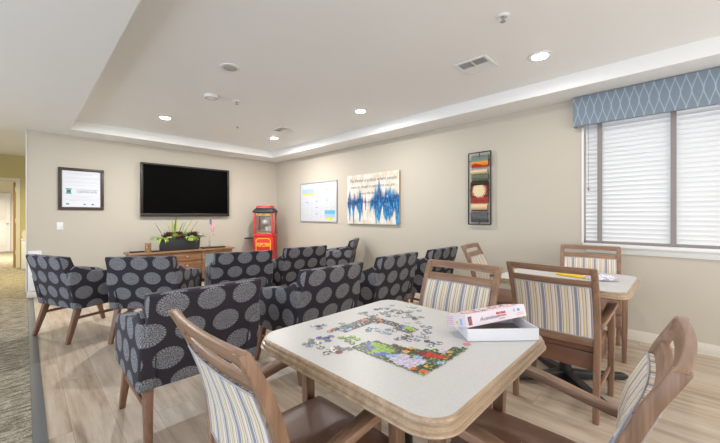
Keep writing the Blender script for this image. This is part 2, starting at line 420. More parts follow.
# ------------------------------------------------------------------ armchairs (face +Y locally)
def make_armchair(label):
    t = thing('lounge_armchair', label, 'armchair', group='medallion patterned armchairs')
    W = .298
    def yb(x): return .012*(x/W)**2          # back slightly wraps forward at the sides
    out = [(-.245, .31), (-.385, .815), (-.375, .828), (-.300, .822), (-.165, .45), (-.16, .31)]
    b = bmesh.new(); prism_yz(b, out, -W, W, 6, yb)
    obj('backrest', b, M['fabric'], t, bevel=.012, seg=3)
    b = bmesh.new(); box(b, -.236, .236, -.17, .285, .31, .40)
    obj('seat_base', b, M['fabric'], t, bevel=.012)
    b = bmesh.new(); box(b, -.232, .232, -.165, .295, .402, .475)
    obj('seat_cushion', b, M['fabric'], t, bevel=.028, seg=4)
    for s in (-1, 1):
        o_ = [(-.262, .312), (-.315, .60), (-.30, .70), (-.25, .735), (-.17, .69), (-.10, .668), (.10, .645), (.26, .612), (.312, .585), (.328, .545), (.312, .312)]
        b = bmesh.new(); prism_yz(b, o_, s*.243, s*.322, 1)
        obj('armrest', b, M['fabric'], t, bevel=.016, seg=3)
        for yf, sl in ((-.215, -1), (.235, 1)):
            b = bmesh.new()
            post(b, [(s*.285, yf+sl*.09, 0, .016, .017), (s*.268, yf, .315, .022, .028)])
            obj('leg', b, M['leg_wood'], t, bevel=.004)
        b = bmesh.new(); loft(b, [[(s*.278+a, y, z+c) for a, c in ((-.008, -.013), (.008, -.013), (.008, .013), (-.008, .013))] for y, z in ((-.238, .225), (.258, .225))])
        obj('stretcher', b, M['leg_wood'], t, bevel=.003)
    return t
AC = [  # x, y (footprint centre), facing angle of local +Y, label
 (.46, 4.50, R(-68), 'patterned armchair at far left beside the carpet edge, turned towards the plant console'),
 (.98, 3.90, R(-39), 'patterned armchair second from left in the far row, below the television left end'),
 (.715, 2.195, R(0), 'large nearest patterned armchair by the carpet edge, left of the puzzle table'),
 (1.735, 3.68, R(-14), 'patterned armchair in far row in front of the console glass door'),
 (2.475, 3.67, R(-3), 'patterned armchair in far row just right of the popcorn machine'),
 (1.66, 2.24, R(1), 'patterned armchair directly behind the left corner of the puzzle table'),
 (3.62, 4.12, R(37), 'patterned armchair farthest away, in the right corner angled towards the television'),
 (2.60, 2.34, R(1), 'patterned armchair in middle row below the blue abstract painting'),
 (3.50, 2.36, R(1), 'patterned armchair closest to right wall, rightmost of the patterned ones'),
]
a0 = make_armchair(AC[0][3])
for i, (x, y, rz, lab) in enumerate(AC):
    if i == 0: a0.location = (x, y, .001); a0.rotation_euler = (0, 0, rz)
    else: dup(a0, (x, y, .001), rz, lab)

# ------------------------------------------------------------------ dining chairs (face +Y locally)
BP = [(0, -.232), (.25, -.212), (.42, -.205), (.52, -.208), (.62, -.222), (.72, -.248), (.82, -.288), (.91, -.335)]
def yback(z):
    for (z0, a), (z1, b_) in zip(BP, BP[1:]):
        if z <= z1: return a + (b_-a)*(z-z0)/(z1-z0)
    return BP[-1][1]
def make_dining(label):
    t = thing('dining_chair', label, 'chair', group='striped dining chairs')
    cw, cx_ = M['chair_wood'], M['chair_wood_x']
    for s in (-1, 1):
        b = bmesh.new(); post(b, [(s*(.222+.008*z), y, z, .0165, .016+.006*(.25 < z < .6)) for z, y in BP])
        obj('back_post', b, cw, t, bevel=.004)
        b = bmesh.new(); post(b, [(s*.238, .205, 0, .016, .016), (s*.243, .198, .45, .020, .021), (s*.243, .192, .60, .019, .022)])
        obj('front_leg', b, cw, t, bevel=.004)
        b = bmesh.new()
        loft(b, [[(s*x+a, y, z+c) for a, c in ((-w_, -.014), (w_, -.014), (w_, .014), (-w_, .014))] for x, y, z, w_ in
                 ((.240, -.218, .560, .014), (.245, -.12, .575, .020), (.250, .05, .606, .026), (.250, .17, .616, .028), (.249, .235, .610, .024))])
        obj('armrest', b, M['chair_wood_y'], t, bevel=.006)
        b = bmesh.new(); loft(b, [[(s*.232+a, y, z+c) for a, c in ((-.008, -.014), (.008, -.014), (.008, .014), (-.008, .014))] for y, z in ((-.205, .19), (.195, .19))])
        obj('stretcher', b, M['chair_wood_y'], t, bevel=.003)
    def bow(x, a=.016): return -a*(1-(x/.23)**2)
    def curved(name, z, hz, hy=.012, mat=cx_, X=.228, a=.016, dy=0):
        b = bmesh.new(); n_ = 12
        loft(b, [[(x, yback(zz)+bow(x, a)+dy+sy*hy, zz) for sy, zz in ((-1, z-hz), (1, z-hz), (1, z+hz), (-1, z+hz))]
                 for x in [-X+2*X*i/n_ for i in range(n_+1)]])
        return obj(name, b, mat, t, bevel=.004)
    curved('top_rail', .892, .021, .011, X=.241)
    curved('cross_rail', .816, .020, .010, X=.216)
    curved('lower_rail', .462, .024, .011, X=.212, a=.018)
    b = bmesh.new(); n_ = 12; X = .208
    zz = [.487, .50, .55, .62, .70, .77, .785, .795]
    pr = []
    for i in range(n_+1):
        x = -X+2*X*i/n_; ring = []
        for z in zz: ring.append((x, yback(z)+bow(x)-.016, z))
        for z in zz[::-1]: ring.append((x, yback(z)+bow(x)+.022 + .012*math.sin(PI*(z-.487)/.308), z))
        pr.append(ring)
    loft(b, pr); p = obj('back_panel', b, M['stripes'], t, bevel=.003)
    b = bmesh.new()
    for sy in (-.017, .023):
        q = [(x, yback(.797)+bow(x)+sy, .795) for x in [-X+2*X*i/12 for i in range(13)]]
        tube(b, q, .0032, 6)
        for s in (-1, 1): tube(b, [(s*X, yback(z)+bow(X)+sy, z) for z in zz], .0032, 6)
        tube(b, [(x, yback(.49)+bow(x)+sy, .489) for x, *_ in q], .0032, 6)
    obj('piping', b, M['piping'], p)
    b = bmesh.new(); box(b, -.214, .214, -.178, .222, .28, .385); obj('seat_frame', b, M['leather'], t, bevel=.006)
    b = bmesh.new()
    n1 = 10
    def edge(u): return max(0., 1-abs(u)**5)
    g = [[None]*(n1+1) for _ in range(n1+1)]
    hx, hy, cy = .222, .214, .03
    low = [[(-hx+2*hx*i/n1, cy-hy+2*hy*j/n1) for i in range(n1+1)] for j in range(n1+1)]
    for j in range(n1+1):
        for i in range(n1+1):
            u = 2*i/n1-1; v = 2*j/n1-1
            g[j][i] = b.verts.new((low[j][i][0], low[j][i][1], .425 + .040*edge(u)*edge(v)))
    for j in range(n1):
        for i in range(n1): b.faces.new((g[j][i], g[j][i+1], g[j+1][i+1], g[j+1][i]))
    ring = [g[0][i] for i in range(n1)] + [g[j][n1] for j in range(n1)] + [g[n1][i] for i in range(n1, 0, -1)] + [g[j][0] for j in range(n1, 0, -1)]
    lo = [b.verts.new((v.co.x, v.co.y, .387)) for v in ring]
    for i in range(len(ring)):
        j = (i+1) % len(ring); b.faces.new((ring[i], lo[i], lo[j], ring[j]))
    b.faces.new(lo)
    obj('seat', b, M['leather'], t, bevel=.012, seg=3, angle=50)
    return t
M['chair_wood_y'] = wood('greige_walnut_along', (.145, .078, .046), (.37, .222, .142), 1)
DC = [
 (.665, .915, R(-90), 'striped wooden dining chair in left foreground, back to camera, tucked under the puzzle table'),
 (1.115, .332, R(0), 'striped wooden dining chair at right edge of picture, tall curved back seen side on'),
 (1.60, .985, R(90), 'striped wooden dining chair on far side of puzzle table, behind the puzzle box lid'),
 (2.555, .575, R(-90), 'brown seated wooden dining chair between the two tables, its back to the puzzle table'),
 (3.31, 1.25, R(180+8), 'small striped wooden dining chair below the narrow wall art, angled at the second table'),
 (3.62, .60, R(90+9), 'striped wooden dining chair beneath the window on far side of the second table'),
]
c0 = make_dining(DC[0][3])
for i, (x, y, rz, lab) in enumerate(DC):
    if i == 0: c0.location = (x, y, .001); c0.rotation_euler = (0, 0, rz)
    else: dup(c0, (x, y, .001), rz, lab)

# ------------------------------------------------------------------ tables
def rrect(hx, hy, r, n=8):
    pts = []
    for sx, sy, a0_ in ((1, 1, 0), (-1, 1, 90), (-1, -1, 180), (1, -1, 270)):
        for i in range(n+1):
            a = R(a0_+90*i/n); pts.append((sx*(hx-r)+r*math.cos(a), sy*(hy-r)+r*math.sin(a)))
    return pts
def make_table(label, loc):
    t = thing('square_table', label, 'table', loc, 0, 'square pedestal tables')
    b = bmesh.new(); loft(b, [[(x, y, z) for x, y in rrect(.384, .384, .075)] for z in (.745, .760)])
    obj('laminate_top', b, M['laminate'], t, smooth=False)
    b = bmesh.new()
    pr = [(-.02, .744), (-.02, .720), (.010, .720), (.017, .722), (.020, .726), (.019, .730), (.012, .733), (.0115, .735), (.015, .738), (.0145, .745), (.007, .748), (.0065, .750), (.009, .753), (.007, .758), (.0005, .7605)]
    loft(b, [[(x, y, z) for x, y in rrect(.384+o_, .384+o_, .075+o_)] for o_, z in pr], cap=False)
    # close the underside and the groove
    loft(b, [[(x, y, z) for x, y in rrect(.384+o_, .384+o_, .075+o_)] for o_, z in ((.0005, .7605), (.0005, .744), (-.02, .744))], cap=False)
    obj('wood_edge', b, M['edge_wood'], t)
    b = bmesh.new(); loft(b, [[(x, y, z) for x, y in rrect(.36, .36, .055)] for z in (.7215, .7435)]); obj('underside', b, M['black'], t, smooth=False)
    b = bmesh.new(); lathe(b, [(.038, .05), (.038, .704)], 24); obj('column', b, M['black'], t)
    b = bmesh.new(); box(b, -.15, .15, -.15, .15, .704, .721); obj('mounting_plate', b, M['black'], t, bevel=.003)
    for k_ in range(4):
        a = R(45+90*k_); b = bmesh.new()
        loft(b, [[(x, y, z) for y, z in ((-w_, .012), (w_, .012), (w_, h_), (-w_, h_))] for x, w_, h_ in ((.02, .035, .075), (.2, .032, .055), (.43, .030, .040), (.455, .02, .034))])
        lathe(b, [(.02, 0), (.022, .013)], 12, .42, 0)
        obj('base_foot', b, M['black'], t, bevel=.004, rot=(0, 0, a))
    return t
t1 = make_table('near square pedestal table with oak edge, covered in jigsaw pieces', (1.0, .752, .001))
dup(t1, (2.80, .610, .001), 0, 'second square pedestal table with oak edge, near the window')

# ------------------------------------------------------------------ jigsaw
TZ = .7625
P = .0205    # piece pitch
def pal_B(x, y):
    spots = [(.849,.753,.022,'lime'),(.857,.732,.018,'lime'),(.825,.713,.03,'lime'),(.84,.69,.02,'lime'),(.816,.75,.014,'blue'),(.812,.69,.018,'blue'),(.833,.775,.012,'blue'),
     (.80,.70,.014,'blue'),(.815,.631,.026,'lav'),(.813,.603,.030,'lav'),(.841,.58,.026,'lav'),(.80,.575,.016,'lav'),(.84,.63,.02,'lav'),(.83,.65,.014,'lblue'),(.864,.59,.016,'lblue'),(.882,.523,.012,'lblue'),(.81,.66,.015,'lblue'),
     (.91,.654,.013,'orange'),(.878,.645,.012,'orange'),(.973,.543,.012,'orange'),(.83,.538,.008,'orange'),(.903,.597,.017,'dred'),(.908,.573,.020,'red'),(.917,.548,.016,'red'),(.926,.527,.009,'red'),(.799,.525,.012,'orred'),(.795,.556,.010,'orred'),
     (.96,.56,.014,'lav'),(.985,.56,.012,'lav')]
    best = None
    for sx, sy, r, c in spots:
        d = math.hypot(x-sx, y-sy)/r + random.uniform(-.15, .15)
        if d < 1 and (best is None or d < best[0]): best = (d, c)
    pts = [(.867,.785),(.885,.729),(.889,.678),(.898,.621)]
    for (ax, ay), (bx_, by) in zip(pts, pts[1:]):
        L2 = (bx_-ax)**2+(by-ay)**2; u = max(0, min(1, ((x-ax)*(bx_-ax)+(y-ay)*(by-ay))/L2))
        if math.hypot(x-ax-u*(bx_-ax), y-ay-u*(by-ay)) < .006: return 'brown'
    return best[1] if best else random.choice(['dark', 'dark', 'dkgreen', 'lime', 'grey', 'dkgreen'])
def pal_A(x, y):
    spots = [(1.015,.969,.014,'orred'),(.834,.979,.012,'orred'),(1.078,.940,.014,'orange2'),(1.06,.915,.012,'orange2'),(.885,.955,.018,'teal'),(.89,.93,.014,'lblue'),(1.066,.775,.02,'lime'),(1.058,.75,.014,'lime'),
             (1.075,.805,.014,'blue'),(1.085,.83,.010,'lime'),(1.05,.79,.010,'blue'),(1.084,.733,.012,'orred'),(.93,.965,.018,'grey'),(.96,.975,.012,'grey')]
    for sx, sy, r, c in spots:
        if math.hypot(x-sx, y-sy) < r*random.uniform(.8, 1.1): return c
    return random.choice(['dark', 'dark', 'grey', 'dark', 'brown', 'dkgreen', 'lav'])
COL = dict(lime=(.28,.48,.05), blue=(.10,.13,.50), lav=(.58,.52,.68), lblue=(.32,.46,.68), orange=(.80,.36,.05), dred=(.22,.012,.015), red=(.55,.022,.015), orred=(.75,.13,.05),
           dark=(.035,.035,.035), dkgreen=(.05,.10,.03), grey=(.17,.18,.19), brown=(.11,.03,.02), teal=(.12,.24,.30), orange2=(.62,.22,.09), white=(.68,.68,.70), pink=(.75,.18,.22), sage=(.26,.32,.22))
def hsh(i, j, k): return random.Random(i*7919+j*104729+k*31).random() < .5
def owner(x, y):     # which piece a point belongs to, with knobs
    i, j = math.floor(x/P), math.floor(y/P); fx, fy = x/P-i, y/P-j
    rk = .17
    for di, cx, cy, k_, ii, jj in ((1, 1-.10, .5, 0, i, j), (-1, .10, .5, 0, i-1, j)):
        # a knob of the neighbour pokes in across a vertical seam
        sgn = hsh(ii, jj, k_)
        if di == 1 and sgn and math.hypot(fx-cx, fy-cy) < rk: return (i+1, j)
        if di == -1 and not sgn and math.hypot(fx-cx, fy-cy) < rk: return (i-1, j)
    for dj, cx, cy, k_, ii, jj in ((1, .5, 1-.10, 1, i, j), (-1, .5, .10, 1, i, j-1)):
        sgn = hsh(ii, jj, k_)
        if dj == 1 and sgn and math.hypot(fx-cx, fy-cy) < rk: return (i, j+1)
        if dj == -1 and not sgn and math.hypot(fx-cx, fy-cy) < rk: return (i, j-1)
    return (i, j)
def cells_mesh(name, cells, s, colf, parent=None, org=(0, 0)):
    """cells: set of (a,b) grid cells of size s -> flat 2 mm card with printed top"""
    b = bmesh.new(); cl = b.loops.layers.float_color.new('Col'); V = {}
    def v(a, c, t):
        k_ = (a, c, t)
        if k_ not in V: V[k_] = b.verts.new((a*s-org[0], c*s-org[1], .002*t))
        return V[k_]
    side = (.45, .42, .38, 1)
    for (a, c) in sorted(cells):
        f = b.faces.new((v(a, c, 1), v(a+1, c, 1), v(a+1, c+1, 1), v(a, c+1, 1)))
        col = (*colf(a, c), 1)
        for l in f.loops: l[cl] = col
        for (na, nc, p, q) in ((a, c-1, (a, c), (a+1, c)), (a+1, c, (a+1, c), (a+1, c+1)), (a, c+1, (a+1, c+1), (a, c+1)), (a-1, c, (a, c+1), (a, c))):
            if (na, nc) not in cells:
                f = b.faces.new((v(*p, 0), v(*q, 0), v(*q, 1), v(*p, 1)))
                for l in f.loops: l[cl] = side
    me = bpy.data.meshes.new(name); b.to_mesh(me); b.free(); me.materials.append(M['attr'])
    o = bpy.data.objects.new(name, me); C.objects.link(o); return o
def assembled(name, inside, pal, label):
    s = P/6; own = {}; cells = set()
    for a in range(int(.76/s), int(1.16/s)):
        for c in range(int(.48/s), int(1.06/s)):
            x, y = (a+.5)*s, (c+.5)*s; o_ = owner(x, y)
            if inside((o_[0]+.5)*P, (o_[1]+.5)*P): cells.add((a, c)); own[(a, c)] = o_
    rnd = {}
    def colf(a, c):
        key = (a//2, c//2)
        if key not in rnd:
            q = COL[pal((a+.5)*s, (c+.5)*s)]; k_ = random.uniform(.75, 1.2); rnd[key] = tuple(min(1, z*k_) for z in q)
        q = rnd[key]
        o_ = own[(a, c)]
        if own.get((a+1, c), o_) != o_ or own.get((a, c+1), o_) != o_: q = tuple(z*.7 for z in q)
        return q
    ox = sum(a for a, _ in cells)/len(cells)*s; oy = sum(c for _, c in cells)/len(cells)*s
    o = cells_mesh(name, cells, s, colf, org=(ox, oy)); o.location = (ox, oy, TZ-.001)
    return tag(o, label, 'jigsaw puzzle')
def in_B(x, y):
    if x < .785 or y < .508 or y > .79: return False
    if x > .845 and y > .60 and x < .86+.0 : return True
    lim = .865 + (.80-y)*.35 if y > .62 else .92 + (.62-y)*1.25
    return x < lim
def in_A(x, y):
    if .815 < x < 1.085 and .925+(x-.82)*-.02 < y < .985: return not (x < .87 and y < .955)
    if 1.035 < x < 1.095 and .73 < y <= .93: return not (x < 1.055 and .83 < y < .9)
    return False
assembled('jigsaw_section', in_B, pal_B, 'assembled corner of the jigsaw with red bird, nearest the camera on the table')
assembled('jigsaw_section', in_A, pal_A, 'assembled dark bent strip of jigsaw border farther back on the table')
# loose pieces
CL = [(.833,1.047,2),(.711,.933,2),(.691,.94,1),(.707,.899,2),(.77,.926,2),(.824,.871,2),(.823,.845,2),(.813,.815,1),(.71,.824,2),(.744,.812,2),(1.075,1.051,1),(1.102,1.045,1),(1.085,.998,2),(.923,1.007,1),(1.174,1.041,1),(1.203,1.035,1),(1.224,1.014,1),(1.148,.975,2),(.952,.925,0),(.96,.883,2),(.965,.845,2),(.976,.819,2),(1.326,.958,1),(1.329,.931,1),(1.227,.926,2),(1.261,.905,1),(1.304,.884,1),(1.316,.826,2),(1.311,.787,1),(1.195,.864,2),(1.205,.833,2),(1.215,.803,2),(1.236,.782,1),(1.254,.743,2),(1.155,.788,1),(1.127,.746,1),(1.134,.722,1),(1.167,.705,2),(1.062,.70,1),(1.083,.694,2),(.969,.723,2),(.987,.704,2),(1.024,.695,2),(1.0,.624,2),(1.002,.597,1),(1.171,1.054,1),(1.202,.965,2),(1.152,.952,1),(1.166,.914,1),(1.137,.934,1),(1.063,.586,1),(1.072,.563,1),(1.282,1.03,1),(1.299,.749,1),(1.123,.823,1),(1.005,.795,1)]
special = {4: ['blue', 'grey'], 5: ['lime'], 6: ['lime'], 7: ['lime', 'dark'], 8: ['dred', 'white'], 9: ['grey']}
placed = []; protos = []
s = P/6
for kk in range(14):
    i0, j0 = 100+kk*3, 50
    cells = set()
    for a in range((i0-1)*6, (i0+2)*6):
        for c in range((j0-1)*6, (j0+2)*6):
            if owner((a+.5)*s, (c+.5)*s) == (i0, j0): cells.add((a, c))
    protos.append((cells, ((i0+.5)*P, (j0+.5)*P)))
lx = 0; seen = 0
for ci, (cx, cy, nn) in enumerate(CL):
    th0 = random.uniform(0, PI)
    for k_ in range(nn*2 if nn > 1 else nn+0):
        r_ = 0 if k_ == 0 else .024
        x = cx + r_*math.cos(th0+k_*2.1); y = cy + r_*math.sin(th0+k_*2.1)
        if in_B(x, y) or in_A(x, y) or in_A(x, y+.018) or in_A(x-.018, y) or in_A(x+.018, y) or in_A(x, y-.018) or in_B(x-.02, y-.01): continue
        if any(math.hypot(x-a, y-c) < .0215 for a, c in placed): continue
        if not (.64 < x < 1.36 and .39 < y < 1.11): continue
        if x > 1.06 and y < .50+(x-1.06)*1.0+.14 and x+y > 1.62: continue        # kept clear of the box
        placed.append((x, y))
        cells, org = protos[random.randrange(14)]
        pals = special.get(ci, ['grey', 'white', 'lav', 'dark', 'sage', 'lblue', 'white', 'grey'])
        c1, c2 = random.choice(pals), random.choice(pals + ['dark', 'grey'])
        ph = random.uniform(0, 6)
        rr = random.Random(ci*31+k_)
        memo = {}
        def colf(a, c):
            q = (a//2, c//2)
            if q not in memo:
                z = COL[c1] if math.sin(a*.9+c*.7+ph) + rr.uniform(-.7, .7) > -.1 else COL[c2]; g_ = rr.uniform(.7, 1.15)
                memo[q] = tuple(min(1, w_*g_) for w_ in z)
            return memo[q]
        o = cells_mesh('jigsaw_piece', cells, s, colf, org=org)
        o.location = (x, y, TZ-.001); o.rotation_euler = (0, 0, random.uniform(0, 6.28))
        tag(o, 'small loose cardboard jigsaw piece lying on the near table', 'jigsaw piece', 'loose jigsaw pieces on the near table')
o = cells_mesh('jigsaw_piece', protos[0][0], s, lambda a, c: COL['pink'], org=protos[0][1]); o.location = (1.078, .532, TZ-.001)
tag(o, 'coral pink loose jigsaw piece at the left front corner of the white box', 'jigsaw piece')

# ------------------------------------------------------------------ puzzle box and lid
a = math.atan2(.364-.542, 1.293-1.106)
box_t = thing('puzzle_box', 'open white cardboard puzzle box tray at right corner of near table', 'box', (1.106, .542, TZ), a)
W_, D_, H_ = .258, .19, .043
b = bmesh.new()
for q in ((0, W_, 0, .0025, 0, H_), (0, W_, D_-.0025, D_, 0, H_), (0, .0025, .0025, D_-.0025, 0, H_), (W_-.0025, W_, .0025, D_-.0025, 0, H_)): box(b, *q)
obj('tray_wall', b, M['cardwhite'], box_t, smooth=False)
obj('tray_floor', bx(.0026, W_-.0026, .0026, D_-.0026, 0, .002), M['cardbrown'], box_t, smooth=False)
lid = thing('box_cover', 'pale pink puzzle box lid with handwriting, tilted across the open white box', 'box lid', (1.108, .546, TZ+H_+.0035), a+R(22))
lid.rotation_euler = (R(-14), R(-1.2), a+R(22))
LW, LD, LH = .30, .105, .042
b = bmesh.new()
for q in ((0, LW, 0, .0025, 0, LH), (0, LW, LD-.0025, LD, 0, LH), (0, .0025, .0025, LD-.0025, 0, LH), (LW-.0025, LW, .0025, LD-.0025, 0, LH)): box(b, *q)
obj('lid_wall', b, M['cardlilac'], lid, smooth=False)
b = bx(.0, LW, 0, LD, LH+.0002, LH+.0026)
obj('lid_top', b, M['cardlilac'], lid, smooth=False)
b = bmesh.new()
for i in range(24):
    for j in range(7):
        x0 = .02+i*.011; y0_ = .014+j*.011
        mi = random.choice([0, 0, 1, 2, 3, 3])
        f = b.faces.new([b.verts.new(p) for p in ((x0, y0_, 0), (x0+.011, y0_, 0), (x0+.011, y0_+.011, 0), (x0, y0_+.011, 0))]); f.material_index = mi
obj('cover_picture', b, [M['ink_pink'], M['ink_green'], M['ink_red'], M['cardwhite']], lid, smooth=False, loc=(0, 0, LH+.003))
RF = (R(90), 0, 0)
text('title', 'Bird Bath', .0125, M['ink_red'], lid, (.170, -.0012, .030), RF, bold=.0003)
text('subtitle', '550 PIECE PUZZLE', .0062, M['ink_red'], lid, (.170, -.0012, .0195), RF)
text('subtitle', '24 in x 18 in', .0055, M['ink_pink'], lid, (.170, -.0012, .0100), RF)
text('handwriting', 'Activities', .019, M['ink_grey'], lid, (.108, -.0016, .020), RF, shear=.3, sx=1.3)
b = bmesh.new()
for i in range(3):
    for j in range(5):
        f = b.faces.new([b.verts.new(p) for p in ((.008+i*.006, 0, .006+j*.006), (.014+i*.006, 0, .006+j*.006), (.014+i*.006, 0, .012+j*.006), (.008+i*.006, 0, .012+j*.006))]); f.material_index = random.choice([0, 1, 2])
obj('thumbnail_picture', b, [M['ink_dark'], M['ink_green'], M['ink_red']], lid, smooth=False, loc=(0, -.0010, 0))
b = bmesh.new(); box(b, .236, .246, -.0012, -.0004, .024, .036, 0); box(b, .256, .270, -.0012, -.0004, .024, .034, 1); box(b, .250, .285, -.0012, -.0004, .016, .018, 2); box(b, .246, .288, -.0012, -.0004, .010, .012, 2)
obj('logo_print', b, [M['ink_sky'], M['ink_blue'], M['ink_pink']], lid, smooth=False)
b = bmesh.new(); box(b, -.0012, -.0004, .02, .035, .008, .030, 0); box(b, -.0012, -.0004, .045, .055, .010, .022, 1)
for i in range(5): box(b, -.0012, -.0004, .070, .110, .007+i*.007, .009+i*.007, 2)
obj('side_print', b, [M['ink_sky'], M['yellow'], M['ink_pink']], lid, smooth=False)

# things on the second table
T2 = .7625
b = bmesh.new(); m_ = Matrix.Translation((2.855, .575, T2)) @ Matrix.Rotation(R(75), 4, 'Z')
box(b, -.10, .10, -.05, .05, 0, .012, 0, m_); box(b, -.05, .09, -.065, -.02, .0125, .020, 0, m_)
tag(obj('craft_packet', b, M['yellow'], bevel=.004), 'bright yellow flat packet lying on the second table', 'packet')
b = bmesh.new(); bmesh.ops.create_icosphere(b, subdivisions=4, radius=.085)
for v in b.verts:
    q = v.co.copy(); k_ = 1+.25*math.sin(q.x*80+q.y*40)*math.sin(q.y*95+q.z*60)
    v.co = Vector((q.x*k_*.75+2.83, q.y*k_*1.05+.405, T2+.002+max(0, (q.z+.02)*k_*.33)))
cm = [M['cardwhite'], M['cardwhite'], M['ink_sky'], M['cardwhite'], M['ink_pink'], M['cardwhite'], M['ink_pale']]
for f in b.faces: f.material_index = int(abs(math.sin(f.calc_center_median().x*190+f.calc_center_median().y*130))*6.99)
tag(obj('crumpled_wrapper', b, cm), 'crumpled white wrapper with coloured print on the second table', 'wrapper')

# ------------------------------------------------------------------ television, certificate, switch
tv = thing('television', 'large black flat screen television mounted on the back wall', 'television', (2.20, WY-.04, 1.675))
TW, TH = .785, .478
obj('housing', bx(-TW+.03, TW-.03, .0, .0399, -TH+.03, TH-.03), M['black'], tv, bevel=.004)
b = bmesh.new()
box(b, -TW, TW, -.035, -.001, -TH, -TH+.058); box(b, -TW, TW, -.035, -.001, TH-.030, TH); box(b, -TW, -TW+.038, -.035, -.001, -TH+.058, TH-.03); box(b, TW-.038, TW, -.035, -.001, -TH+.058, TH-.03)
obj('bezel', b, M['bezel'], tv, bevel=.004)
obj('screen', bx(-TW+.038, TW-.038, -.026, -.002, -TH+.058, TH-.03), M['screen'], tv, smooth=False)

def framed(name, label, cat, cx, cy, cz, w_, h_, fw, depth, rz, frame_mat, sheet_mat):
    t = thing(name, label, cat, (cx, cy, cz), rz)
    b = bmesh.new(); hx, hz = w_/2, h_/2
    box(b, -hx, hx, -depth, 0, -hz, -hz+fw); box(b, -hx, hx, -depth, 0, hz-fw, hz); box(b, -hx, -hx+fw, -depth, 0, -hz+fw, hz-fw); box(b, hx-fw, hx, -depth, 0, -hz+fw, hz-fw)
    obj('frame', b, frame_mat, t, bevel=.003)
    s_ = obj('sheet', bx(-hx+fw, hx-fw, -depth*.55, -.002, -hz+fw, hz-fw), sheet_mat, t, smooth=False)
    return t, -depth*.55
ct, yo = framed('framed_certificate', 'dark brown framed white certificate on back wall left of the television', 'framed certificate', .635, WY-.001, 1.63, .555, .655, .045, .022, 0, M['frame'], M['paper'])
b = bmesh.new()
for i, z in enumerate((.245, .225, .18, .16, .12, .10, .06, -.11, -.13, -.16, -.18)):
    w_ = (.19, .12, .20, .20, .17, .20, .15, .17, .12, .2, .15)[i]; x = -w_
    while x < w_: 
        l_ = random.uniform(.008, .03); box(b, x, x+l_, yo-.001, yo-.0002, z-.002, z+.002); x += l_+.006
obj('small_print', b, M['ink_pale'], ct, smooth=False)
b = bmesh.new(); box(b, -.19, -.12, yo-.001, yo-.0002, -.01, .005); box(b, -.18, -.13, yo-.001, yo-.0002, -.06, -.015); box(b, -.19, -.12, yo-.001, yo-.0002, -.075, -.062)
box(b, -.185, -.15, yo-.001, yo-.0002, -.245, -.225); box(b, .02, .05, yo-.001, yo-.0002, -.245, -.230); box(b, .12, .15, yo-.001, yo-.0002, -.25, -.230)
obj('green_emblem', b, M['ink_green'], ct, smooth=False)
text('heading', 'CERTIFICATE', .042, M['ink_dark'], ct, (.065, yo-.001, -.045), RF, .0003)
text('subheading', 'STATE DEPARTMENT OF HEALTH', .018, M['ink_dark'], ct, (.065, yo-.001, -.012), RF, .0003)

sw = thing('light_switch', 'white light switch plate on back wall below the framed certificate', 'light switch', (.38, WY-.001, 1.053))
obj('plate', bx(-.038, .038, -.006, 0, -.058, .058), M['plate'], sw, bevel=.003); obj('rocker', bx(-.016, .016, -.010, -.0062, -.033, .033), M['plate'], sw, bevel=.002)
gp = thing('wall_panel', 'low white rectangular panel at the left end of the back wall', 'wall panel', (.105, WY-.001, .40))
obj('plate', bx(-.072, .072, -.014, 0, -.295, .295), M['plate'], gp, bevel=.003)
b = bmesh.new()
for s_ in (-1, 1):
    for z in (-.27, .27): box(b, s_*.055-.004, s_*.055+.004, -.0165, -.0142, z-.004, z+.004)
obj('screw', b, M['grille'], gp)

# ------------------------------------------------------------------ right wall pieces (built facing -X through rz=-90)
RZ = R(90)      # local -Y looks along -X?  see below
def wall_thing(name, label, cat, y, z):       # local frame: +x runs towards the camera (-Y), -y points into the room
    return thing(name, label, cat, (WX-.001, y, z), R(-90))
bd = wall_thing('calendar_board', 'silver framed white activity calendar board on right wall near corner', 'calendar board', 5.24, 1.488)
hx, hz, fw = .592, .405, .022
b = bmesh.new()
box(b, -hx, hx, -.02, 0, -hz, -hz+fw); box(b, -hx, hx, -.02, 0, hz-fw, hz); box(b, -hx, -hx+fw, -.02, 0, -hz+fw, hz-fw); box(b, hx-fw, hx, -.02, 0, -hz+fw, hz-fw)
obj('frame', b, M['silver'], bd, bevel=.003)
obj('calendar_sheet', bx(-hx+fw, hx-fw, -.011, -.001, -hz+fw, hz-fw), M['board'], bd, smooth=False)
b = bmesh.new(); cwid, chei = 1.06/7, .70/5.4
xs = [-.53+i*cwid for i in range(8)]; zs = [-.355+i*chei for i in range(6)]
for x in xs: box(b, x-.001, x+.001, -.0122, -.0112, -.355, .355)
for z in zs: box(b, -.53, .53, -.0122, -.0112, z-.001, z+.001)
for i in range(7):
    for j in range(5):
        if (j == 4 and i < 3) or (j == 0 and i > 4): continue
        for q in range(4):
            l_ = random.uniform(.04, .11); z = zs[j]+chei-.025-q*.023; box(b, xs[i]+.012, xs[i]+.012+l_, -.0122, -.0112, z-.0025, z+.0025)
obj('calendar_grid', b, M['ink_pale'], bd, smooth=False)
b = bmesh.new()
AW = [M['ink_sky'], M['ink_lime'], M['ink_pale'], M['ink_blue']]
box(b, -.53, -.115, -.0135, -.0125, .185, .275, 0); box(b, -.53, -.115, -.0135, -.0125, .145, .183, 1)
for i in range(14): x = -.52+i*.029; box(b, x, x+.02, -.0145, -.0136, .19, .19+random.uniform(.02, .06), 2)
obj('header_picture', b, AW, bd, smooth=False); b = bmesh.new()
box(b, .22, .53, -.0135, -.0125, -.24, -.17, 3); box(b, .22, .53, -.0135, -.0125, -.31, -.242, 0); box(b, .25, .47, -.0135, -.0125, -.36, -.312, 1)
